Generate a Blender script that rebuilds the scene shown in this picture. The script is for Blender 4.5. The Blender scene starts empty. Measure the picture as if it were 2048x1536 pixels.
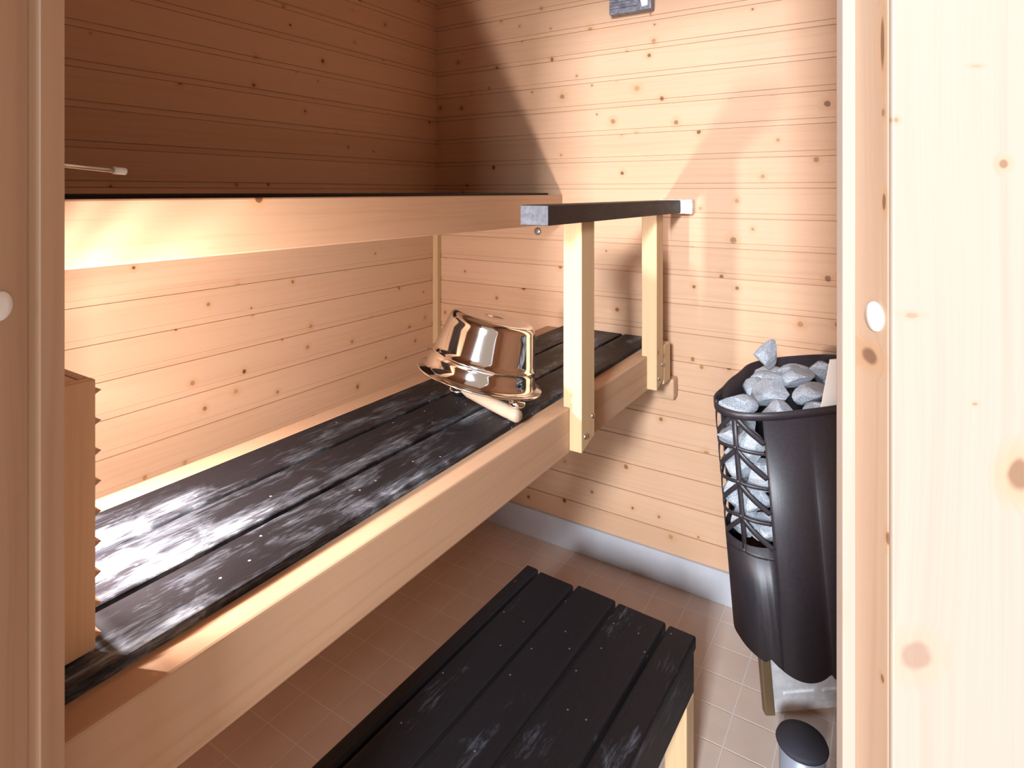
import bpy, bmesh, math, random
from mathutils import Vector, Matrix, Euler, noise as mnoise
S = bpy.context.scene
COL = S.collection
PI = math.pi
# ---------------------------------------------------------------- camera
YAW = math.radians(32.45)
H = 1.2
FPX = 1204.5
cd = bpy.data.cameras.new('camera'); cam = bpy.data.objects.new('camera', cd); COL.objects.link(cam)
cam.location = (0, 0, H); cam.rotation_euler = (PI/2, 0, YAW)
cd.sensor_width = 36; cd.lens = 36*FPX/2048; cd.shift_y = -384/2048; cd.clip_start = 0.02; cd.clip_end = 60
S.camera = cam
# ---------------------------------------------------------------- light
w = bpy.data.worlds.new('world'); S.world = w; w.use_nodes = True
w.node_tree.nodes['Background'].inputs[0].default_value = (1.0, 0.79, 0.65, 1)
w.node_tree.nodes['Background'].inputs[1].default_value = 0.56
S.view_settings.view_transform = 'Standard'; S.view_settings.look = 'None'
S.view_settings.gamma = 1; S.view_settings.use_curve_mapping = False
S.view_settings.exposure = 0.0

def area(name, loc, target, sx, sy, power, color):
    l = bpy.data.lights.new(name, 'AREA'); l.shape = 'RECTANGLE'; l.size = sx; l.size_y = sy
    l.energy = power; l.color = color
    o = bpy.data.objects.new(name, l); COL.objects.link(o); o.location = loc
    d = Vector(target) - Vector(loc)
    o.rotation_euler = d.to_track_quat('-Z', 'Y').to_euler()
    return o
def point(name, loc, power, color, rad):
    l = bpy.data.lights.new(name, 'POINT'); l.energy = power; l.color = color; l.shadow_soft_size = rad
    o = bpy.data.objects.new(name, l); COL.objects.link(o); o.location = loc
    return o
# daylight coming in from the washroom behind the camera
area('washroom_light', (0.40, -3.42, 2.50), (-0.45, 1.5, 0.9), 0.50, 0.60, 455, (0.82, 0.90, 1.0))
area('washroom_window_light', (0.86, -3.45, 1.72), (-0.55, 1.3, 0.9), 0.72, 1.40, 95, (0.76, 0.88, 1.0))
# lamp bulb in the slatted shade
area('shade_bulb_light', (-0.795, 0.222, 0.875), (-1.155, 1.142, 0.84), 0.045, 0.06, 25, (1.0, 0.93, 0.92))

# ---------------------------------------------------------------- materials
def nt(name):
    m = bpy.data.materials.new(name); m.use_nodes = True
    t = m.node_tree; b = t.nodes['Principled BSDF']
    return m, t, b
def N(t, kind, **kw):
    n = t.nodes.new(kind)
    for k, v in kw.items(): setattr(n, k, v)
    return n
def M_(t, op, a, b=None, c=None, clamp=False):
    n = t.nodes.new('ShaderNodeMath'); n.operation = op; n.use_clamp = clamp
    for i, v in enumerate((a, b, c)):
        if v is None: continue
        if isinstance(v, (int, float)): n.inputs[i].default_value = v
        else: t.links.new(v, n.inputs[i])
    return n.outputs[0]
def mixc(t, fac, a, b, mode='MIX'):
    n = t.nodes.new('ShaderNodeMix'); n.data_type = 'RGBA'; n.blend_type = mode
    for sock, v in ((n.inputs[0], fac), (n.inputs[6], a), (n.inputs[7], b)):
        if isinstance(v, (int, float)): sock.default_value = v
        elif isinstance(v, tuple): sock.default_value = (*v, 1)
        else: t.links.new(v, sock)
    return n.outputs[2]
def ramp(t, v, lo, hi, a=0.0, b=1.0):
    n = t.nodes.new('ShaderNodeMapRange'); n.interpolation_type = 'SMOOTHSTEP'
    t.links.new(v, n.inputs[0])
    for i, x in zip((1, 2, 3, 4), (lo, hi, a, b)): n.inputs[i].default_value = x
    return n.outputs[0]
def noise(t, vec, scale, detail=3, rough=0.5, dist=0.0):
    n = t.nodes.new('ShaderNodeTexNoise'); n.inputs['Scale'].default_value = scale
    n.inputs['Detail'].default_value = detail; n.inputs['Roughness'].default_value = rough
    n.inputs['Distortion'].default_value = dist
    t.links.new(vec, n.inputs['Vector']); return n.outputs['Fac']
def comb(t, x, y, z=0.0):
    n = t.nodes.new('ShaderNodeCombineXYZ')
    for i, v in enumerate((x, y, z)):
        if isinstance(v, (int, float)): n.inputs[i].default_value = v
        else: t.links.new(v, n.inputs[i])
    return n.outputs[0]

def wood(name, axis, light=(0.80, 0.56, 0.33), dark=(0.60, 0.34, 0.15), plank=None, knot=7.0, kp=0.5,
         kr=0.05, rough=0.55, explicit=(), seed=0.0, streak=0.5, bump=0.08):
    """pine: axis = grain direction in object space; plank=(period, offset) across the grain"""
    m, t, b = nt(name)
    tc = N(t, 'ShaderNodeTexCoord'); sp = N(t, 'ShaderNodeSeparateXYZ')
    t.links.new(tc.outputs['Object'], sp.inputs[0])
    ix = 'XYZ'.index(axis); al = sp.outputs[ix]
    oth = [sp.outputs[i] for i in range(3) if i != ix]
    ac = M_(t, 'ADD', oth[0], oth[1])
    ac0 = ac
    rnd = None
    if plank:
        zc = sp.outputs[2]
        idx = M_(t, 'FLOOR', M_(t, 'DIVIDE', M_(t, 'SUBTRACT', zc, plank[1]), plank[0]))
        wn = N(t, 'ShaderNodeTexWhiteNoise', noise_dimensions='1D'); t.links.new(M_(t, 'ADD', idx, 0.37+seed), wn.inputs['W'])
        rnd = wn.outputs['Value']
    else:
        oi = N(t, 'ShaderNodeObjectInfo'); rnd = oi.outputs['Random']
    off = M_(t, 'MULTIPLY', rnd, 37.0)
    alo = M_(t, 'ADD', al, M_(t, 'ADD', off, seed))
    # knots (2D voronoi)
    kv = comb(t, alo, M_(t, 'ADD', ac, M_(t, 'MULTIPLY', rnd, 3.0)))
    wob = noise(t, kv, 55, 2)
    vo = N(t, 'ShaderNodeTexVoronoi', voronoi_dimensions='2D'); vo.inputs['Scale'].default_value = knot
    t.links.new(kv, vo.inputs['Vector'])
    sc = N(t, 'ShaderNodeSeparateColor'); t.links.new(vo.outputs['Color'], sc.inputs[0])
    gate = M_(t, 'GREATER_THAN', sc.outputs[0], 1-kp)
    size = M_(t, 'MULTIPLY_ADD', sc.outputs[1], 1.0, 0.45)
    d = M_(t, 'ADD', M_(t, 'DIVIDE', vo.outputs['Distance'], size), M_(t, 'MULTIPLY', M_(t, 'SUBTRACT', wob, 0.5), kr*0.9))
    kn = M_(t, 'MULTIPLY', ramp(t, d, kr*1.15, kr*0.75), gate)
    halo = M_(t, 'MULTIPLY', ramp(t, d, kr*3.6, kr*1.0), gate)
    for (a0, c0, ra, rc, s_) in explicit:
        dx = M_(t, 'DIVIDE', M_(t, 'SUBTRACT', al, a0), ra); dy = M_(t, 'DIVIDE', M_(t, 'SUBTRACT', ac0, c0), rc)
        r_ = M_(t, 'SQRT', M_(t, 'ADD', M_(t, 'MULTIPLY', dx, dx), M_(t, 'MULTIPLY', dy, dy)))
        r_ = M_(t, 'ADD', r_, M_(t, 'MULTIPLY', M_(t, 'SUBTRACT', wob, 0.5), 0.7))
        kn = M_(t, 'MAXIMUM', kn, M_(t, 'MULTIPLY', ramp(t, r_, 1.15, 0.65), s_))
        halo = M_(t, 'MAXIMUM', halo, M_(t, 'MULTIPLY', ramp(t, r_, 2.8, 1.0), s_))
    # grain
    warp = M_(t, 'MULTIPLY', M_(t, 'ADD', halo, M_(t, 'MULTIPLY', noise(t, comb(t, M_(t, 'MULTIPLY', alo, 2.2), M_(t, 'MULTIPLY', ac, 9.0)), 1.0, 2), 2.2)), 0.012)
    acw = M_(t, 'ADD', ac, warp)
    g1 = noise(t, comb(t, M_(t, 'MULTIPLY', alo, 1.6), M_(t, 'MULTIPLY', acw, 85.0), off), 1.0, 3, 0.6)
    g2 = noise(t, comb(t, M_(t, 'MULTIPLY', alo, 6.0), M_(t, 'MULTIPLY', acw, 420.0), off), 1.0, 2, 0.6)
    g3 = noise(t, comb(t, M_(t, 'MULTIPLY', alo, 1.1), M_(t, 'MULTIPLY', ac, 6.0), off), 1.0, 2)
    f = M_(t, 'ADD', M_(t, 'MULTIPLY', ramp(t, g1, 0.42, 0.78), 0.55*streak+0.15), M_(t, 'MULTIPLY', g2, 0.14))
    f = M_(t, 'ADD', f, M_(t, 'MULTIPLY', M_(t, 'SUBTRACT', g3, 0.5), 0.35))
    f = M_(t, 'ADD', f, M_(t, 'MULTIPLY', M_(t, 'SUBTRACT', rnd, 0.5), 0.28), clamp=True)
    c = mixc(t, f, light, dark)
    c = mixc(t, M_(t, 'MULTIPLY', halo, 0.42), c, (0.52, 0.26, 0.10))
    c = mixc(t, M_(t, 'MULTIPLY', kn, M_(t, 'MULTIPLY_ADD', sc.outputs[2], 0.6, 0.35)), c, (0.115, 0.042, 0.018))
    t.links.new(c, b.inputs['Base Color'])
    b.inputs['Roughness'].default_value = rough
    b.inputs['Specular IOR Level'].default_value = 0.35
    bp = N(t, 'ShaderNodeBump'); bp.inputs['Strength'].default_value = bump; bp.inputs['Distance'].default_value = 0.002
    t.links.new(M_(t, 'ADD', g1, M_(t, 'MULTIPLY', g2, 0.6)), bp.inputs['Height']); t.links.new(bp.outputs[0], b.inputs['Normal'])
    return m

def black_wood(name, axis, wear=0.5, seed=0.0, brown=0.0):
    m, t, b = nt(name)
    tc = N(t, 'ShaderNodeTexCoord'); sp = N(t, 'ShaderNodeSeparateXYZ')
    t.links.new(tc.outputs['Object'], sp.inputs[0])
    ix = 'XYZ'.index(axis); al = sp.outputs[ix]
    oth = [sp.outputs[i] for i in range(3) if i != ix]
    ac = M_(t, 'ADD', oth[0], oth[1])
    oi = N(t, 'ShaderNodeObjectInfo'); off = M_(t, 'ADD', M_(t, 'MULTIPLY', oi.outputs['Random'], 21.0), seed)
    big = noise(t, comb(t, M_(t, 'MULTIPLY', al, 3.2), M_(t, 'MULTIPLY', ac, 13.0), off), 1.0, 3, 0.55)
    fine = noise(t, comb(t, M_(t, 'MULTIPLY', al, 24.0), M_(t, 'MULTIPLY', ac, 210.0), off), 1.0, 4, 0.72, 0.6)
    blot = noise(t, comb(t, M_(t, 'MULTIPLY', al, 14.0), M_(t, 'MULTIPLY', ac, 26.0), off), 1.0, 4, 0.65, 1.0)
    e = M_(t, 'ADD', M_(t, 'MULTIPLY', big, 0.55), M_(t, 'ADD', M_(t, 'MULTIPLY', fine, 0.30), M_(t, 'MULTIPLY', blot, 0.30)))
    th = 0.80 - 0.25*wear
    w1 = ramp(t, e, th-0.09, th+0.03)
    w2 = ramp(t, e, th+0.0, th+0.07)
    c = mixc(t, M_(t, 'MULTIPLY', w1, 0.85), (0.012+0.012*brown, 0.0105+0.004*brown, 0.0125), (0.085, 0.092, 0.108))
    c = mixc(t, M_(t, 'MULTIPLY', w2, 0.85), c, (0.23, 0.25, 0.27))
    vo = N(t, 'ShaderNodeTexVoronoi', voronoi_dimensions='2D'); vo.inputs['Scale'].default_value = 26
    t.links.new(comb(t, M_(t, 'ADD', al, off), ac), vo.inputs['Vector'])
    sc = N(t, 'ShaderNodeSeparateColor'); t.links.new(vo.outputs['Color'], sc.inputs[0])
    dots = M_(t, 'MULTIPLY', M_(t, 'LESS_THAN', vo.outputs['Distance'], 0.045), M_(t, 'GREATER_THAN', sc.outputs[0], 0.86))
    c = mixc(t, M_(t, 'MULTIPLY', dots, 0.6*min(1, wear*1.5)), c, (0.5, 0.5, 0.5))
    t.links.new(c, b.inputs['Base Color'])
    t.links.new(M_(t, 'MULTIPLY_ADD', blot, 0.25, 0.38), b.inputs['Roughness'])
    b.inputs['Specular IOR Level'].default_value = 0.22
    bp = N(t, 'ShaderNodeBump'); bp.inputs['Strength'].default_value = 0.35; bp.inputs['Distance'].default_value = 0.002
    t.links.new(M_(t, 'ADD', fine, blot), bp.inputs['Height']); t.links.new(bp.outputs[0], b.inputs['Normal'])
    return m

def plain(name, col, rough=0.5, metal=0.0, nscale=0, namp=0.0, bump=0.0, spec=0.5):
    m, t, b = nt(name)
    b.inputs['Base Color'].default_value = (*col, 1); b.inputs['Roughness'].default_value = rough
    b.inputs['Metallic'].default_value = metal; b.inputs['Specular IOR Level'].default_value = spec
    if nscale:
        tc = N(t, 'ShaderNodeTexCoord')
        n = noise(t, tc.outputs['Object'], nscale, 5, 0.6)
        c = mixc(t, ramp(t, n, 0.3, 0.7), tuple(x*(1-namp) for x in col), tuple(min(1, x*(1+namp)) for x in col))
        t.links.new(c, b.inputs['Base Color'])
        if bump:
            bp = N(t, 'ShaderNodeBump'); bp.inputs['Strength'].default_value = bump; bp.inputs['Distance'].default_value = 0.003
            t.links.new(n, bp.inputs['Height']); t.links.new(bp.outputs[0], b.inputs['Normal'])
    return m

PL = 0.0875; PO = H-0.0773          # panelling pitch, one groove height
LT = (0.58, 0.358, 0.222); DK = (0.43, 0.225, 0.110)
mat = {}
mat['wall_y'] = wood('pine_panelling_y', 'Y', LT, DK, plank=(PL, PO), knot=7.5, kp=0.55, kr=0.036, seed=3.1, streak=0.15)
mat['wall_x'] = wood('pine_panelling_x', 'X', LT, DK, plank=(PL, PO), knot=8.0, kp=0.68, kr=0.05, seed=8.4, streak=0.15)
mat['board_y'] = wood('pine_board_y', 'Y', (0.52, 0.32, 0.195), (0.40, 0.21, 0.10), knot=4.5, kp=0.5, kr=0.035, seed=1.3)
mat['board_x'] = wood('pine_board_x', 'X', (0.52, 0.32, 0.195), (0.40, 0.21, 0.10), knot=4.5, kp=0.5, kr=0.035, seed=1.3)
mat['board_z'] = wood('pine_board_z', 'Z', (0.58, 0.40, 0.22), (0.44, 0.26, 0.12), knot=5, kp=0.35, kr=0.03, seed=5.3)
mat['shade'] = wood('pine_lamp_shade', 'Z', (0.72, 0.46, 0.27), (0.55, 0.30, 0.15), knot=3, kp=0.1, seed=2.2)
mat['black_worn'] = black_wood('worn_black_wood', 'Y', 0.62, 4.0)
mat['black_step'] = black_wood('black_stained_step_wood', 'Y', 0.28, 9.0)
mat['black_rail'] = black_wood('black_stained_rail_wood', 'Y', 0.12, 2.0, 1.0)
mat['black_up'] = black_wood('black_stained_bench_wood', 'Y', 0.15, 6.0)
mat['steel'] = plain('polished_steel', (0.74, 0.72, 0.70), 0.08, 1.0)
mat['bolt'] = plain('zinc_bolt', (0.62, 0.55, 0.48), 0.35, 1.0)
mat['stone'] = plain('heater_stone', (0.36, 0.39, 0.43), 0.8, 0, 22, 0.45, 0.7)
mat['heater'] = plain('black_heater_sheet', (0.020, 0.017, 0.022), 0.46, 0.0, 160, 0.15, 0.05, 0.6)
mat['alu'] = plain('bright_aluminium_base', (0.86, 0.88, 0.90), 0.32, 0.6, 30, 0.18, 0.5)
mat['leg'] = plain('bronze_leg', (0.20, 0.13, 0.07), 0.45, 0.6)
mat['cap'] = plain('white_plastic', (0.90, 0.92, 0.93), 0.35)
mat['grey'] = plain('dark_grey_plastic', (0.16, 0.16, 0.19), 0.4, 0, 60, 0.4)
mat['lid'] = plain('black_rubber', (0.035, 0.033, 0.045), 0.7)
mat['can'] = plain('grey_can', (0.35, 0.38, 0.44), 0.4, 0.3)
mat['cream'] = plain('pale_sheet', (0.72, 0.68, 0.62), 0.6)
mat['ladle'] = wood('ladle_wood', 'X', (0.30, 0.22, 0.155), (0.16, 0.10, 0.06), knot=2, kp=0.0, seed=7.0)

# floor tiles
def floor_mat():
    m, t, b = nt('brown_floor_tile')
    tc = N(t, 'ShaderNodeTexCoord'); sp = N(t, 'ShaderNodeSeparateXYZ'); t.links.new(tc.outputs['Object'], sp.inputs[0])
    P = 0.098
    def line(s, o):
        fr = M_(t, 'FRACT', M_(t, 'DIVIDE', M_(t, 'ADD', s, o+10*P), P))
        d = M_(t, 'ABSOLUTE', M_(t, 'SUBTRACT', fr, 0.5))
        return ramp(t, d, 0.478, 0.492)
    wn = N(t, 'ShaderNodeTexWhiteNoise', noise_dimensions='2D')
    t.links.new(comb(t, M_(t, 'FLOOR', M_(t, 'DIVIDE', M_(t, 'ADD', sp.outputs[0], 10.5*P+0.02), P)), M_(t, 'FLOOR', M_(t, 'DIVIDE', M_(t, 'ADD', sp.outputs[1], 10.5*P+0.03), P))), wn.inputs['Vector'])
    g = M_(t, 'MAXIMUM', line(sp.outputs[0], 0.02), line(sp.outputs[1], 0.03))
    n = noise(t, tc.outputs['Object'], 14, 4)
    c = mixc(t, n, (0.62, 0.49, 0.41), (0.50, 0.38, 0.31))
    c = mixc(t, M_(t, 'MULTIPLY', wn.outputs['Value'], 0.12), c, (0.65, 0.52, 0.42))
    c = mixc(t, M_(t, 'MULTIPLY', g, 0.55), c, (0.74, 0.68, 0.62))
    t.links.new(c, b.inputs['Base Color']); b.inputs['Roughness'].default_value = 0.42
    bp = N(t, 'ShaderNodeBump'); bp.inputs['Strength'].default_value = 0.4; bp.inputs['Distance'].default_value = 0.002
    t.links.new(M_(t, 'SUBTRACT', 1.0, g), bp.inputs['Height']); t.links.new(bp.outputs[0], b.inputs['Normal'])
    return m
mat['floor'] = floor_mat()
mat['skirt'] = plain('pale_grey_tile', (0.44, 0.44, 0.46), 0.35, 0, 6, 0.08)
mat['plaster'] = plain('washroom_wall', (0.7, 0.6, 0.52), 0.8)

# ---------------------------------------------------------------- mesh helpers
def link(name, bm, m, parent=None, smooth=False):
    me = bpy.data.meshes.new(name); bm.normal_update(); bm.to_mesh(me); bm.free()
    o = bpy.data.objects.new(name, me); COL.objects.link(o)
    if m is not None: me.materials.append(m)
    if smooth:
        for p in me.polygons: p.use_smooth = True
    if parent: o.parent = parent
    return o
def empty(name, loc=(0, 0, 0), rz=0.0):
    o = bpy.data.objects.new(name, None); COL.objects.link(o); o.location = loc; o.rotation_euler = (0, 0, rz)
    o.empty_display_size = 0.05
    return o
def tag(o, label, cat, group=None, kind=None):
    o['label'] = label; o['category'] = cat
    if group: o['group'] = group
    if kind: o['kind'] = kind
    return o
def struct(o): o['kind'] = 'structure'; return o
def box(x0, x1, y0, y1, z0, z1, bev=0.0, bm=None, seg=2):
    new = bm is None
    tmp = bmesh.new()
    vs = [tmp.verts.new((x, y, z)) for x in (x0, x1) for y in (y0, y1) for z in (z0, z1)]
    for f in ((0, 1, 3, 2), (4, 6, 7, 5), (0, 4, 5, 1), (2, 3, 7, 6), (0, 2, 6, 4), (1, 5, 7, 3)):
        tmp.faces.new([vs[i] for i in f])
    bmesh.ops.recalc_face_normals(tmp, faces=tmp.faces)
    if bev > 0:
        bmesh.ops.bevel(tmp, geom=list(tmp.edges), offset=bev, segments=seg, profile=0.6, affect='EDGES')
    if new: return tmp
    merge(bm, tmp); return bm
def merge(bm, tmp):
    me = bpy.data.meshes.new('t'); tmp.to_mesh(me); tmp.free(); bm.from_mesh(me); bpy.data.meshes.remove(me)
def prism(pts, a0, a1, mapf):
    """extrude closed 2D outline pts between a0 and a1; mapf(p, q, a)->xyz"""
    bm = bmesh.new()
    A = [bm.verts.new(mapf(p, q, a0)) for p, q in pts]; B = [bm.verts.new(mapf(p, q, a1)) for p, q in pts]
    n = len(pts)
    for i in range(n):
        j = (i+1) % n; bm.faces.new((A[i], A[j], B[j], B[i]))
    bm.faces.new(A[::-1]); bm.faces.new(B)
    bmesh.ops.recalc_face_normals(bm, faces=bm.faces)
    return bm
def lathe(prof, seg=48, cap=True):
    bm = bmesh.new(); rings = []
    for r, z in prof:
        rings.append([bm.verts.new((r*math.cos(2*PI*i/seg), r*math.sin(2*PI*i/seg), z)) for i in range(seg)])
    for a, b in zip(rings, rings[1:]):
        for i in range(seg):
            j = (i+1) % seg; bm.faces.new((a[i], a[j], b[j], b[i]))
    if cap:
        bm.faces.new(rings[0][::-1]); bm.faces.new(rings[-1])
    bmesh.ops.recalc_face_normals(bm, faces=bm.faces)
    return bm
def tube(pts, r, seg=10, bm=None):
    bm = bm or bmesh.new(); rings = []
    P = [Vector(p) for p in pts]
    rr = r if isinstance(r, (list, tuple)) else [r]*len(P)
    for i, p in enumerate(P):
        d = (P[min(i+1, len(P)-1)] - P[max(i-1, 0)]).normalized()
        up = Vector((0, 0, 1)) if abs(d.z) < 0.9 else Vector((1, 0, 0))
        u = d.cross(up).normalized(); v = u.cross(d).normalized()
        rings.append([bm.verts.new(p + rr[i]*(math.cos(2*PI*k/seg)*u + math.sin(2*PI*k/seg)*v)) for k in range(seg)])
    for a, b in zip(rings, rings[1:]):
        for k in range(seg):
            j = (k+1) % seg; bm.faces.new((a[k], a[j], b[j], b[k]))
    bm.faces.new(rings[0][::-1]); bm.faces.new(rings[-1])
    bmesh.ops.recalc_face_normals(bm, faces=bm.faces)
    return bm

# ---------------------------------------------------------------- room shell
XL, YB, YF, XR = -1.504, 1.818, 0.18, 0.16
ZC = 2.12
def panel_profile(z0, z1):
    pts = []
    k0 = math.floor((z0-PO)/PL)
    pts.append((0.0, z0))
    k = k0
    while True:
        g = PO + k*PL
        seq = [(0.0, g-0.016), (0.0022, g-0.0155), (0.0022, g-0.0012), (0.006, g-0.0008), (0.006, g+0.0008), (0.0, g+0.0016)]
        # recess strip lies ABOVE the groove line
        seq = [(0.0, g-0.0012), (0.0055, g-0.0007), (0.0055, g+0.0007), (0.0024, g+0.0012), (0.0024, g+0.0145), (0.0036, g+0.0149), (0.0036, g+0.0157), (0.0, g+0.0163)]
        for d, z in seq:
            if z0 < z < z1: pts.append((d, z))
        k += 1
        if g > z1: break
    pts.append((0.0, z1)); pts.append((0.03, z1)); pts.append((0.03, z0))
    return pts
prof = panel_profile(0.09, ZC)
struct(link('wall_left', prism(prof, YF-0.1, YB+0.03, lambda d, z, a: (XL-d, a, z)), mat['wall_y']))
struct(link('wall_back', prism(prof, XL, XR+0.03, lambda d, z, a: (a, YB+d, z)), mat['wall_x']))
# diagonal wall: local frame x = r, y = f
E = (math.cos(YAW), math.sin(YAW)); F = (-math.sin(YAW), math.cos(YAW))
def pf(r, f): return (r*E[0]+f*F[0], r*E[1]+f*F[1])
ZW0, ZW1 = 0.406, 0.462
struct(link('wall_right', prism(prof, 0.60, YB, lambda d, z, a: (XR+d, a, z)), mat['wall_y']))
struct(link('wall_front', prism(prof, XL, -0.64, lambda d, z, a: (a, YF-d, z)), mat['wall_x']))
LJ, RJ = -0.357, 0.2533       # faces of the door lining
def wall_piece(bm, r0, r1, z0, z1): box(r0, r1, ZW0, ZW1, z0, z1, 0, bm)
bm = bmesh.new()
wall_piece(bm, -0.52, LJ-0.024, 0, ZC); wall_piece(bm, RJ+0.024, 0.60, 0, ZC); wall_piece(bm, LJ-0.024, RJ+0.024, 2.025, ZC)
wd = struct(link('wall_entrance', bm, mat['wall_x'])); wd.rotation_euler = (0, 0, YAW)
bm = bmesh.new(); box(XL-0.03, 1.6, -2.2, YB+0.03, -0.05, 0, 0, bm)
struct(link('floor', bm, mat['floor']))
bm = bmesh.new(); box(XL-0.03, XR+0.03, YF-0.1, YB+0.03, ZC, ZC+0.03, 0, bm)
struct(link('ceiling', bm, mat['board_x']))
struct(link('baseboard_back', box(XL-0.006, XR, YB-0.012, YB+0.02, 0, 0.094, 0.002), mat['skirt']))
struct(link('baseboard_left', box(XL-0.03, XL+0.012, YF-0.1, YB-0.012, 0, 0.094, 0.002), mat['skirt']))
struct(link('baseboard_right', box(XR-0.012, XR+0.03, 0.66, YB-0.012, 0, 0.094, 0.002), mat['skirt']))
struct(link('trim_1', box(XL, XL+0.024, YB-0.024, YB, 0.094, 1.093, 0.003), mat['board_z']))

# ---------------------------------------------------------------- door frame
def dz(y, z): return H-(y-384)/FPX*z         # height of photo row y at depth z
kz = 0.43
fr = lambda x, y, z: (dz(y, z), (x-1024)/FPX*z)
jk = []    # knots: (along, across, ra, rc, strength); across = r + f
for (x, y, ra, rc, s_) in ((1765, 90, .018, .0022, .9), (1768, 405, .006, .002, .9), (1738, 712, .006, .010, .9), (1777, 1077, .005, .003, .8), (1765, 1357, .003, .002, .7), (1766, 225, .003, .002, .6)):
    z = RJ/((x-1024)/FPX); jk.append((dz(y, z), RJ+z, ra, rc, s_))
ck = []
for (x, y, ra, rc, s_) in ((2007, 328, .0035, .0035, .85), (2040, 948, .011, .009, .95), (1824, 631, .0022, .005, .45), (1832, 1312, .010, .011, .38), (1792, 240, .002, .002, .6), (1953, 132, .0012, .004, .45), (1950, 808, .001, .002, .6)):
    z = 0.401; ck.append((dz(y, z), (x-1024)/FPX*z+z, ra, rc, s_))
mat['jamb'] = wood('pine_door_lining', 'Z', (0.53, 0.36, 0.245), (0.41, 0.235, 0.135), knot=2, kp=0.0, explicit=jk, seed=4.4, rough=0.4)
mat['casing'] = wood('pine_door_casing', 'Z', (0.42, 0.325, 0.262), (0.35, 0.24, 0.175), knot=2, kp=0.0, explicit=ck, seed=2.9, rough=0.4)
dr = struct(empty('door_1', (0, 0, 0), YAW))
ZT = 2.0
link('door_lining', box(RJ, RJ+0.024, 0.4055, 0.4447, 0, ZT, 0.001), mat['jamb'], dr)
link('door_lining', box(LJ-0.024, LJ, 0.4055, 0.4447, 0, ZT, 0.001), mat['jamb'], dr)
link('door_stop', box(RJ-0.009, RJ+0.024, 0.4447, 0.454, 0, ZT, 0.001), mat['casing'], dr)
link('door_stop', box(LJ-0.024, LJ+0.009, 0.4447, 0.469, 0, ZT, 0.001), mat['jamb'], dr)
link('head_lining', box(LJ-0.024, RJ+0.024, 0.4055, 0.454, ZT, ZT+0.024, 0.001), mat['jamb'], dr)
link('casing', box(RJ, RJ+0.13, 0.401, 0.4055, 0, ZT+0.05, 0.0015), mat['casing'], dr)
link('casing', box(LJ-0.10, LJ, 0.401, 0.4055, 0, ZT+0.05, 0.0015), mat['casing'], dr)
def capmesh():
    return lathe([(0.0001, 0.0), (0.0100, 0.0), (0.0105, 0.0006), (0.0097, 0.0016), (0.004, 0.0022), (0.0001, 0.0023)], 40, False)
zc = RJ/((1751-1024)/FPX)
c = link('screw_cap', capmesh(), mat['cap'], dr, True); c.location = (RJ, zc, dz(633, zc)); c.rotation_euler = (0, -PI/2, 0)
c['label'] = 'white round screw cover cap on the right door lining'
c = link('screw_cap', capmesh(), mat['cap'], dr, True); c.location = (LJ, LJ/((-2-1024)/FPX), dz(612, 0.42)); c.rotation_euler = (0, PI/2, 0)
c['label'] = 'white round screw cover cap on the left door lining'

# ---------------------------------------------------------------- upper bench
ub = tag(empty('upper_bench', (XL, 0.2, 1.0)), 'high pine bench along the left wall with a wide front board and black top slats', 'bench')
def child(name, b, m, root, sm=False):
    """mesh given in world coordinates, parented to an unrotated empty"""
    L = root.location
    bmesh.ops.translate(b, verts=b.verts, vec=-Vector(L))
    return link(name, b, m, root, sm)
child('front_board', box(-0.998, -0.953, 0.19, YB-0.001, H-0.1064, H-0.0098, 0.003), mat['board_y'], ub)
for i in range(4):
    x1 = -1.000 - i*0.118
    child('slat', box(x1-0.114, x1, 0.20, YB-0.014, H-0.026, H-0.0035, 0.003), mat['black_up'], ub)
for y in (0.25, 0.95, 1.72):
    child('crosspiece', box(-1.47, -0.998, y, y+0.045, H-0.095, H-0.026, 0.002), mat['board_x'], ub)
child('rear_board', box(XL+0.0005, XL+0.034, 0.19, YB-0.026, H-0.095, H-0.026, 0.003), mat['board_y'], ub)

# ---------------------------------------------------------------- lower bench
HB = H-0.461; HS = H-0.450
lb = tag(empty('lower_bench', (-0.80, 0.2, HB-0.2)), 'lower pine bench with three worn black slats below the upper bench', 'bench')
child('front_board', box(-0.634, -0.586, 0.205, YB-0.001, H-0.558, HB, 0.0035), mat['board_y'], lb)
child('rear_board', box(-1.013, -0.965, 0.205, YB-0.001, H-0.558, HB, 0.0035), mat['board_y'], lb)
for (a, b_) in ((-0.937-0.008, -0.846), (-0.836, -0.733), (-0.723, -0.629)):
    o = child('slat', box(a, b_, 0.215, YB-0.014, HS-0.024, HS, 0.0035, None, 3), mat['black_worn'], lb)
    o['label'] = 'worn black slat'
for y in (0.26, 0.95, 1.66):
    child('crosspiece', box(-0.965, -0.634, y, y+0.045, HS-0.085, HS-0.024, 0.002), mat['board_x'], lb)
#child('support_post', box(-0.586, -0.560, 0.236, 0.262, 0.0, H-0.475, 0.003), mat['board_z'], lb)
child('wall_ledger', box(-1.02, -0.556, YB-0.046, YB-0.0005, H-0.622, H-0.5585, 0.008), mat['board_x'], lb)
child('end_block', box(-0.5855, -0.5585, 1.690, 1.748, H-0.552, H-0.440, 0.003), mat['board_z'], lb)

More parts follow.
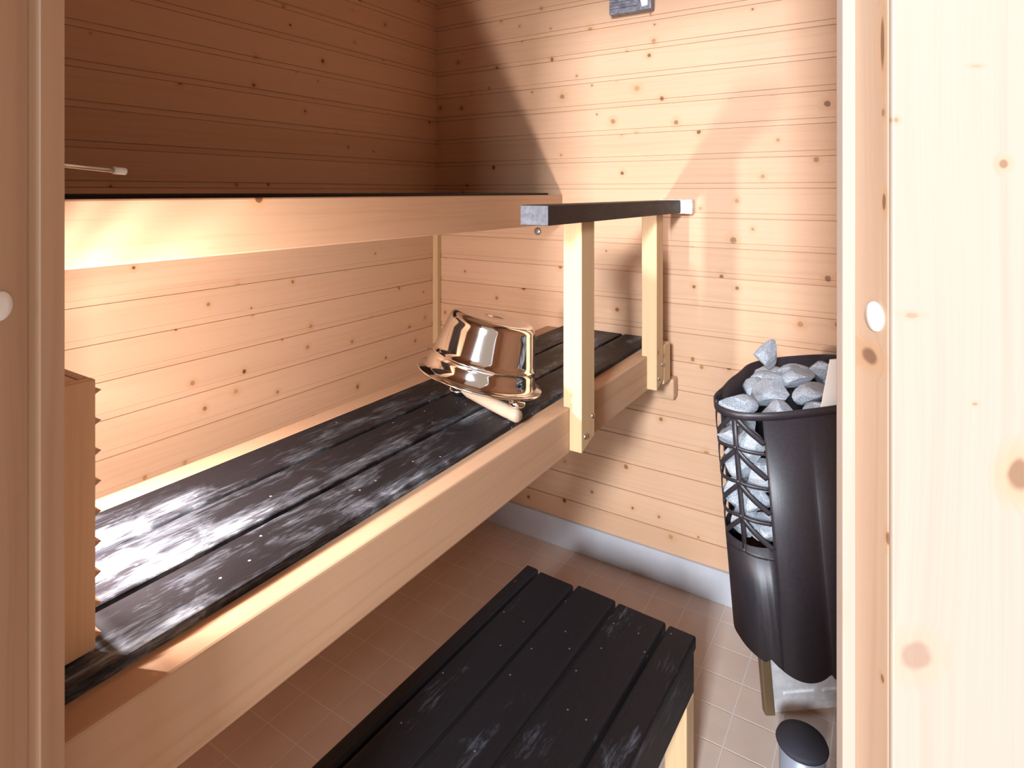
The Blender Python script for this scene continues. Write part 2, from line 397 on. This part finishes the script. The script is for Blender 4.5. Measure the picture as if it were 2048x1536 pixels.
# ---------------------------------------------------------------- railing
rl = tag(empty('railing', (-0.577, 0.976, HB)), 'black handrail on two pale pine posts bolted to the lower bench', 'railing')
child('handrail', box(-0.6015, -0.540, 0.976, 1.788, H-0.063, H-0.0245, 0.003), mat['black_rail'], rl)
mat['lit_endgrain'] = plain('lit_grey_end_grain', (0.07, 0.075, 0.09), 0.6, 0, 90, 0.3)  # end grain greyed so its colour carries the washroom light on the rail end
child('end_face', box(-0.6005, -0.541, 0.9745, 0.976, H-0.062, H-0.0255, 0.0005), mat['lit_endgrain'], rl)['label'] = 'handrail end face with its lit grey painted on'
def post(y0, y1):
    bm = bmesh.new()
    X0, XM, X1 = -0.600, -0.5855, -0.5565
    zt, zn, zb = H-0.063, HB+0.0005, H-0.551
    pts = [(X0, zt), (X1, zt), (X1, zb), (XM, zb), (XM, zn), (X0, zn)]
    tmp = prism(pts, y0, y1, lambda x, z, a: (x, a, z))
    bmesh.ops.bevel(tmp, geom=list(tmp.edges), offset=0.0015, segments=1, affect='EDGES')
    # slanted lower back corner
    for v in tmp.verts:
        if v.co.z < zb+0.005 and v.co.y > y1-0.005: v.co.z += 0.018
    return tmp
for (y0, y1) in ((1.148, 1.213), (1.6215, 1.676)):
    p = child('post', post(y0, y1), mat['board_z'], rl)
    for (yy, hh) in ((y1-0.012, 0.487), (y0+0.017, 0.520)):
        b_ = lathe([(0.0001, 0), (0.0065, 0), (0.0065, 0.0018), (0.0045, 0.004), (0.0001, 0.0045)], 16, False)
        bmesh.ops.rotate(b_, verts=b_.verts, matrix=Matrix.Rotation(PI/2, 3, 'Y'))
        bmesh.ops.translate(b_, verts=b_.verts, vec=Vector((-0.5565, yy, H-hh))-rl.location)
        q = link('bolt', b_, mat['bolt'], p, True)
mat['bracket'] = plain('knotty_bracket', (0.78, 0.68, 0.58), 0.5, 0, 70, 0.35)
child('wall_bracket', box(-0.607, -0.506, 1.789, YB-0.0005, H-0.0655, H-0.022, 0.004), mat['bracket'], rl)['label'] = 'pale wooden wall bracket'

# ---------------------------------------------------------------- step stool
SH = H-0.875
st = tag(empty('step_stool', (-0.53, 1.208, 0.0), math.radians(-2.0)), 'low black slatted step stool on the tiled floor in front of the lower bench', 'stool')
# local: x across (0 = middle of far edge), y towards the far end
gx = [(-0.2000, -0.168), (-0.161, -0.0735), (-0.0665, 0.0255), (0.0325, 0.1375), (0.1445, 0.200)]
for i, (a, b_) in enumerate(gx):
    yo = (0.0, -0.004, 0.003, 0.0, -0.003)[i]
    link('slat', box(a, b_, -0.64, yo, SH-0.026, SH, 0.006, None, 3), mat['black_step'], st)
link('apron', box(0.152, 0.196, -0.625, -0.004, SH-0.112, SH-0.0265, 0.004), mat['black_step'], st)['label'] = 'black side board'
link('apron', box(-0.196, -0.152, -0.625, -0.004, SH-0.112, SH-0.0265, 0.004), mat['black_step'], st)['label'] = 'black side board'
for sx in (0.152, -0.196):
    for (a0, a1) in ((-0.62, -0.575), (-0.051, -0.006)):
        link('leg', box(sx, sx+0.044, a0, a1, 0.0, SH-0.1125, 0.003), mat['board_z'], st)

# ---------------------------------------------------------------- slatted lamp shade
lp = tag(empty('wall_lamp', (-0.80, YF, 0.76)), 'slatted pine corner lamp shade hanging just above the near end of the lower bench', 'lamp')
LX0, LX1, LY0, LY1, LZ0, LZ1 = -0.93, -0.668, YF+0.0005, 0.277, HS+0.006, 1.018
child('side_panel', box(LX1, LX1+0.012, LY0, LY1, LZ0, LZ1, 0.001), mat['shade'], lp)
for i in range(9):
    z = LZ0+0.012+i*(LZ1-LZ0-0.024)/8
    pts = [(LY1, z-0.0035), (LY1+0.006, z), (LY1, z+0.0035)]
    child('slat', prism(pts, LX0, LX1+0.010, lambda y, zz, a: (a, y, zz)), mat['board_x'], lp)
child('frame_strip', box(LX0, LX0+0.012, LY1-0.012, LY1-0.0005, LZ0, LZ1, 0.001), mat['shade'], lp)
child('top_rail', box(LX0, LX1, LY1-0.010, LY1-0.0005, LZ1-0.012, LZ1, 0.001), mat['board_x'], lp)
child('top_board', box(LX0, LX1, LY0, LY1-0.011, LZ1-0.010, LZ1, 0.001), mat['shade'], lp)
child('bottom_board', box(LX0, LX1, LY0, LY1-0.001, LZ0, LZ0+0.008, 0.001), mat['shade'], lp)
child('lamp_holder', box(-0.82, -0.76, LY0, LY0+0.03, 0.85, 0.95, 0.004), mat['cap'], lp)

# ---------------------------------------------------------------- bucket
bk = empty('steel_bucket', (0, 0, 0)); tag(bk, 'shiny steel sauna bucket lying upside down and tilted on the lower bench', 'bucket')
# lathe in local z up (bucket inverted: rim at z=0)
R0, R1, HH = 0.1195, 0.0905, 0.134
outer = [(0.135, 0.003), (0.1365, 0.0055), (0.1345, 0.0075), (R0+0.004, 0.0085), (R0-0.0005, 0.012)]
for k in range(1, 9):
    t_ = k/9; z = 0.012+t_*(HH-0.030); r = R0 + (R1+0.004-R0)*t_
    if k == 3:
        outer += [(r, z-0.005), (r+0.0028, z-0.0025), (r+0.0028, z+0.0005), (r-0.001, z+0.003)]
    else: outer.append((r, z))
for k in range(0, 9):
    a = k/8*PI/2; outer.append((R1-0.014+0.018*math.cos(a)-0.0, HH-0.018+0.018*math.sin(a)))
outer += [(R1-0.022, HH-0.0002), (0.03, HH-0.0003), (0.0005, HH-0.0003)]
inner = [(0.0005, HH-0.0065), (R1-0.02, HH-0.006), (R1-0.001, HH-0.02), (R0-0.002, 0.012), (R0+0.002, 0.0068), (0.133, 0.0035), (0.135, 0.003)]
body = link('bucket_body', lathe(outer+inner, 96, False), mat['steel'], bk, True)
# bail handle folded down against the rim
pts = []
for k in range(0, 21):
    a = -0.62 + k/20*(PI+0.55); pts.append((0.1475*math.cos(a-PI/2-0.05), 0.1475*math.sin(a-PI/2-0.05), 0.012-0.0*k))
for a in (-0.55, PI-0.55):
    cx, cy = 0.1305*math.cos(a-0.35), 0.1305*math.sin(a-0.35)
    tmp = lathe([(0.0005, -0.012), (0.010, -0.012), (0.0165, -0.004), (0.0165, 0.003), (0.0005, 0.0035)], 20, False)
    bmesh.ops.translate(tmp, verts=tmp.verts, vec=(cx, cy, -0.001)); link('handle_lug', tmp, mat['steel'], bk, True)
RC = pf(-0.0700, 1.285)
rot = Matrix.Rotation(math.radians(13.6), 4, Vector((F[0], F[1], 0))) @ Matrix.Rotation(math.radians(-3.5), 4, Vector((E[0], E[1], 0)))
bk.matrix_world = Matrix.Translation((RC[0], RC[1], H-0.3985)) @ rot @ Matrix.Rotation(YAW, 4, 'Z')

# ---------------------------------------------------------------- ladle
A = Vector((*pf(0.014, 1.166), HS+0.0142)); B = Vector((*pf(-0.104, 1.322), HS+0.0160))
ld = tag(empty('ladle', A), 'pale wooden ladle handle sticking out from under the steel bucket', 'ladle')
L = (B-A).length
prf = [(0.0005, 0.0), (0.009, 0.001), (0.0125, 0.006), (0.0132, 0.02), (0.0125, 0.035), (0.0134, 0.037), (0.0132, 0.09), (0.012, L-0.02), (0.009, L)]
hb = lathe(prf, 28, False); bmesh.ops.rotate(hb, verts=hb.verts, matrix=Matrix.Rotation(PI/2, 3, 'Y'))
h_ = link('handle', hb, mat['ladle'], ld, True)
h_.rotation_euler = (B-A).to_track_quat('X', 'Z').to_euler()
bw = lathe([(0.0005, 0.0), (0.014, 0.001), (0.020, 0.007), (0.023, 0.014), (0.0215, 0.014), (0.019, 0.008), (0.013, 0.0025), (0.0005, 0.002)], 28, False)
o = link('bowl', bw, mat['steel'], ld, True); d_ = (B-A).normalized(); o.location = (B-A) + Vector((d_.x*0.021, d_.y*0.021, -0.0155))

# ---------------------------------------------------------------- heater
CR, CF, R = 0.690, 1.30, 0.196
HC = pf(CR, CF)
ht = tag(empty('sauna_heater', (HC[0], HC[1], 0)), 'round black electric sauna heater with lattice side standing by the back wall', 'heater')
TILT = math.radians(5.0)
HM = Matrix.Translation((HC[0], HC[1], 0)) @ Matrix.Rotation(-TILT, 4, Vector((F[0], F[1], 0))) @ Matrix.Rotation(YAW, 4, 'Z')
# local axes: x = right in view, y = away from viewer, z up; angle 0 = toward viewer (-y), positive = to the left (-x)
hx = 0.0; # extra horizontal offset so that the tilted top lands in place
PT = sorted([(62.5, .243), (50.6, .249), (41.1, .230), (24.6, .192), (3.7, .168), (-20, .166), (-45, .182), (-74, .212), (-101, .230), (-131.8, .200), (-160.9, .160), (152, .134), (130, .124), (110.6, .132), (86, .168), (72, .218)])
def G(th):
    d = (math.degrees(th)+180) % 360-180
    P = [(PT[-2][0]-360, PT[-2][1]), (PT[-1][0]-360, PT[-1][1])]+PT+[(PT[0][0]+360, PT[0][1]), (PT[1][0]+360, PT[1][1])]
    for i in range(1, len(P)-2):
        if P[i][0] <= d <= P[i+1][0]:
            (x0, y0), (x1, y1), (x2, y2), (x3, y3) = P[i-1:i+3]
            t_ = (d-x1)/(x2-x1); m1 = (y2-y0)/(x2-x0)*(x2-x1); m2 = (y3-y1)/(x3-x1)*(x2-x1)
            return ((2*t_**3-3*t_**2+1)*y1+(t_**3-2*t_**2+t_)*m1+(-2*t_**3+3*t_**2)*y2+(t_**3-t_**2)*m2)/0.196
    return 1.0
def hp(th, r, z):
    g = G(th)*0.196 - (0.196-r)*(1.0 if r > 0.12 else 1.0)
    if r < 0.12: g = G(th)*r
    return (-g*math.sin(th), -g*math.cos(th), z)
ZTP, ZLAT, ZBT = 0.800, 0.548, 0.290
TH0 = math.radians(41.5)
def sheet(th0, th1, zt, zb, n, r0=R, th=0.002):
    bm = bmesh.new(); rows = []
    for i in range(n+1):
        a = th0+(th1-th0)*i/n
        rows.append([bm.verts.new(hp(a, r_, z_)) for (r_, z_) in ((r0, zb(a)), (r0, zt(a)), (r0-th, zt(a)), (r0-th, zb(a)))])
    for a, b in zip(rows, rows[1:]):
        for k in range(4):
            j = (k+1) % 4; bm.faces.new((a[k], a[j], b[j], b[k]))
    bm.faces.new(rows[0]); bm.faces.new(rows[-1][::-1])
    bmesh.ops.recalc_face_normals(bm, faces=bm.faces); return bm
def scal(a):
    d = math.degrees(a)
    base = ZBT if d < 20 else ZBT+(min(d, 62)-20)/42*0.060
    if d < 46: base += 0.016-0.030*abs(math.sin(math.radians((d-21)*7.0)))**0.7
    return base
bm = bmesh.new()
merge(bm, sheet(math.radians(-76), TH0, lambda a: ZTP, scal, 90))
merge(bm, sheet(TH0, math.radians(285), lambda a: ZLAT, scal, 110))
merge(bm, sheet(math.radians(80), math.radians(285), lambda a: ZTP, lambda a: ZLAT, 50))
link('heater_casing', bm, mat['heater'], ht, True)
# rim
link('rim', sheet(0, 2*PI, lambda a: ZTP+0.003, lambda a: ZTP-0.012, 120, R+0.0012, 0.003), mat['heater'], ht, True)
# lattice
def strip(th0, z0, th1, z1, wd=0.0075, n=14):
    bm = bmesh.new(); rows = []
    dx = (th1-th0)*R; dzz = z1-z0; l = math.hypot(dx, dzz); nx, nz = -dzz/l*wd/2, dx/l*wd/2
    for i in range(n+1):
        t_ = i/n; a = th0+(th1-th0)*t_; z = z0+dzz*t_
        rows.append([bm.verts.new(hp(a+s*nx/R, rr, z+s*nz)) for (s, rr) in ((-1, R), (1, R), (1, R-0.003), (-1, R-0.003))])
    for a, b in zip(rows, rows[1:]):
        for k in range(4):
            j = (k+1) % 4; bm.faces.new((a[k], a[j], b[j], b[k]))
    bm.faces.new(rows[0]); bm.faces.new(rows[-1][::-1])
    bmesh.ops.recalc_face_normals(bm, faces=bm.faces); return bm
bm = bmesh.new()
nodes = [math.radians(x) for x in (41.5, 53, 66, 80)]
P_ = 0.066
for i, (a, b_) in enumerate(zip(nodes, nodes[1:])):
    for k in range(5):
        zt = ZTP-0.006-k*P_
        lo, hi = (b_, a) if i % 2 == 0 else (a, b_)
        if zt > ZLAT-0.01: merge(bm, strip(lo, zt, hi, max(ZLAT-0.004, zt-P_*0.78)))
        if 0 < k: merge(bm, strip(lo, zt+0.004, hi, zt-0.004, 0.006))
    if i % 2 == 0: merge(bm, strip(b_, ZTP, b_+0.001, ZLAT-0.01, 0.007, 4))
link('lattice', bm, mat['heater'], ht, True)
link('heater_core', prism([(hp(2*PI*i/40, 0.09, 0)[0], hp(2*PI*i/40, 0.09, 0)[1]) for i in range(40)], 0.30, 0.70, lambda x, y, a: (x, y, a)), mat['heater'], ht)
# pedestal of bright sheet and legs (rear half of the footprint)
bm = bmesh.new()
box(-0.085, 0.17, 0.088, 0.090, 0.008, 0.315, 0, bm)
box(-0.085, -0.083, 0.090, 0.150, 0.02, 0.315, 0, bm)
for (x0, x1) in ((-0.06, 0.01), (0.03, 0.13)):
    box(x0, x1, 0.084, 0.088, 0.045, 0.052, 0.001, bm)
pd_ = link('pedestal', bm, mat['alu'], ht); pd_['label'] = 'bright silvery sheet base'
link('pedestal_plate', prism([(hp(2*PI*i/40, 0.11, 0)[0], hp(2*PI*i/40, 0.11, 0)[1]) for i in range(40)], 0.312, 0.322, lambda x, y, a: (x, y, a)), mat['alu'], ht)
for (x, y) in ((-0.097, 0.090), (0.18, 0.090), (-0.02, 0.15), (0.15, 0.15)):
    link('leg', box(x-0.0115, x+0.0115, y-0.010, y+0.010, 0.0, 0.345, 0.003), mat['leg'], ht)
# pale deflector leaning at the right of the stones
bm = prism([(-0.034, 0.790), (0.16, 0.790), (0.16, 0.885), (-0.007, 0.885)], -0.1545, -0.1515, lambda x, z, a: (x, a, z))
link('deflector_plate', bm, mat['cream'], ht)['label'] = 'pale slanted plate'
ht.matrix_world = HM @ Matrix.Translation((hx, 0, 0))
HW = ht.matrix_world.copy()

# ---------------------------------------------------------------- stones
rnd = random.Random(5)
def stone_mesh(seed, flat=1.0):
    r = random.Random(seed); bm = bmesh.new()
    bmesh.ops.create_icosphere(bm, subdivisions=3, radius=1.0)
    planes = []
    for k in range(11):
        n = Vector((r.gauss(0, 1), r.gauss(0, 1), r.gauss(0, 1))).normalized(); planes.append((n, r.uniform(0.52, 0.86)))
    for v in bm.verts:
        p = v.co.copy()
        for n, d in planes:
            q = p.dot(n)
            if q > d: p -= n*(q-d)*0.92
        p += p.normalized()*0.05*mnoise.noise(v.co*2.3+Vector((seed, 0, 0)))
        p.z *= flat; v.co = p
    me = bpy.data.meshes.new('sauna_stone'); bm.to_mesh(me); bm.free(); me.materials.append(mat['stone'])
    return me
SM = [stone_mesh(i, 0.62+0.07*(i % 4)) for i in range(9)]
LAB_T = 'rough grey stone in the heap on top of the black heater'
LAB_S = 'rough grey stone behind the rear part of the heater lattice'
def stone(loc, s, label, group, rotv=None, sc=None):
    o = bpy.data.objects.new('sauna_stone', SM[rnd.randrange(9)]); COL.objects.link(o)
    e = rotv or (rnd.uniform(0, 6.28), rnd.uniform(-0.5, 0.5), rnd.uniform(0, 6.28))
    o.matrix_world = HW @ Matrix.Translation(loc) @ Euler(e).to_matrix().to_4x4() @ Matrix.Diagonal((*(sc or (s*rnd.uniform(.85, 1.15), s, s)), 1))
    o['label'] = label; o['category'] = 'stone'
    if group: o['group'] = group
    return o
# rings of stones behind the lattice
def rstone(th, rr, z, tang, rad, ver, label, group, wob=0.25):
    o = bpy.data.objects.new('sauna_stone', SM[rnd.randrange(9)]); COL.objects.link(o)
    e = Euler((rnd.uniform(-wob, wob), rnd.uniform(-wob, wob), -th + rnd.uniform(-wob, wob) + PI*rnd.randrange(2))).to_matrix().to_4x4()
    o.matrix_world = HW @ Matrix.Translation(hp(th, rr, z)) @ e @ Matrix.Diagonal((tang, rad, ver, 1))
    o['label'] = label; o['category'] = 'stone'; o['group'] = group; return o
for k in range(4):
    z = 0.566 + k*0.053
    for j in range(3):
        th = math.radians((47, 60, 76)[j] + (k % 2)*5)
        rstone(th, 0.157, z+rnd.uniform(-.001, .001), 0.038, 0.031, 0.0375,
               ('grey stone behind the heater lattice, %s row, %s' % (('lowest', 'second lowest', 'second highest', 'highest')[k], ('beside the smooth front panel', 'in the middle of the lattice', 'at the left edge of the heater')[j])),
               'stones behind the heater lattice')
# heap on top
OUT = ['at the front rim', 'at the front left rim', 'near the left corner of the rim', 'in the left corner of the rim', 'at the rear left rim', 'at the rear rim left of the middle', 'at the rear rim right of the middle', 'at the rear right rim', 'at the right rim', 'at the front right rim', 'under the pale slanted plate']
INN = ['in the middle of the heap, front', 'in the middle of the heap, front left', 'in the middle of the heap, rear left', 'in the middle of the heap, rear', 'in the middle of the heap, rear right', 'in the middle of the heap, front right']
for (rr, n, z, s0) in ((0.144, 11, 0.778, 0.044), (0.075, 6, 0.790, 0.044), (0.0, 1, 0.797, 0.043)):
    for j in range(n):
        th = 2*PI*(j+0.2*rnd.random())/n
        rstone(th, rr, z+rnd.uniform(-0.008, 0.006), s0*rnd.uniform(0.95, 1.1), s0*0.88, s0*rnd.uniform(0.75, 1.0), 'rough grey stone on top of the heater, '+(OUT[j] if n == 11 else INN[j] if n == 6 else 'at the very centre of the heap'), 'stones heaped on top of the heater', 0.35)
o = stone((-0.048, 0.040, 0.846), 0.04, 'flat upright stone sticking up above the heap on the heater', None, (0.15, 0.35, 0.3), (0.034, 0.017, 0.058))

# ---------------------------------------------------------------- small things
# metal rod on the front wall, above the upper bench
rA = Vector((-0.70, YF+0.001, 1.245)); rB = Vector((-1.0788*0.70, 0.499*0.70, H+41/FPX*0.70))
rA = Vector((rB.x+0.035, YF+0.002, rB.z+0.012))
rd = tag(empty('metal_rod', rB), 'thin metal rod with a pale tip pointing along the dark upper wall', 'rod')
b_ = tube([rA-rB, Vector((0, 0, 0))-(rB-rA).normalized()*0.012], [0.0022, 0.0028], 12); link('shaft', b_, mat['bolt'], rd, True)
b_ = tube([-(rB-rA).normalized()*0.014, Vector((0, 0, 0))], 0.0042, 14); link('tip', b_, mat['cap'], rd, True)
# round disc on back wall below the upper bench end
b_ = lathe([(0.0005, 0), (0.013, 0), (0.013, 0.004), (0.010, 0.006), (0.0005, 0.0065)], 28, False)
o = link('wall_button', b_, plain('dull_grey_metal', (0.33, 0.29, 0.26), 0.4, 0.6), None, True)
o.location = (-1.049, YB, H-0.1365); o.rotation_euler = (PI/2, 0, 0)
tag(o, 'small round grey metal button on the back wall below the end of the upper bench', 'button')
# ridged grey box high on the back wall
bx = tag(empty('wall_vent', (-0.66, YB, 1.80)), 'dark grey ridged vent box high on the back wall at the top edge', 'vent')
def bw_(x, z, Y): pass
vx0, vx1, vz0 = -0.768, -0.630, 1.762
child('vent_box', box(vx0, vx1, YB-0.035, YB-0.0005, vz0, vz0+0.12, 0.004), mat['grey'], bx)
for k in range(5):
    child('vent_ridge', box(vx0+0.004, vx0+0.095, YB-0.041, YB-0.035, vz0+0.016+k*0.02, vz0+0.026+k*0.02, 0.003), mat['grey'], bx)
child('white_plate', prism([(vx1-0.040, vz0+0.060), (vx1-0.010, vz0+0.060), (vx1-0.010, vz0+0.012), (vx1-0.028, vz0+0.010)], YB-0.038, YB-0.035, lambda x, z, a: (x, a, z)), mat['cap'], bx)['label'] = 'small white plate'
# can with dark lid on the floor
cx, cy = pf(0.585, 1.215)
cn = tag(empty('floor_can', (cx, cy, 0)), 'small grey can with a black lid on the floor in front of the heater', 'can')
link('can_body', lathe([(0.0005, 0), (0.040, 0), (0.042, 0.004), (0.042, 0.085), (0.0005, 0.085)], 40, False), mat['can'], cn, True)
o = link('lid', lathe([(0.0005, 0.0), (0.048, 0.0), (0.049, 0.003), (0.046, 0.010), (0.0005, 0.011)], 40, False), mat['lid'], cn, True)
o.location = (0, 0, 0.0865)
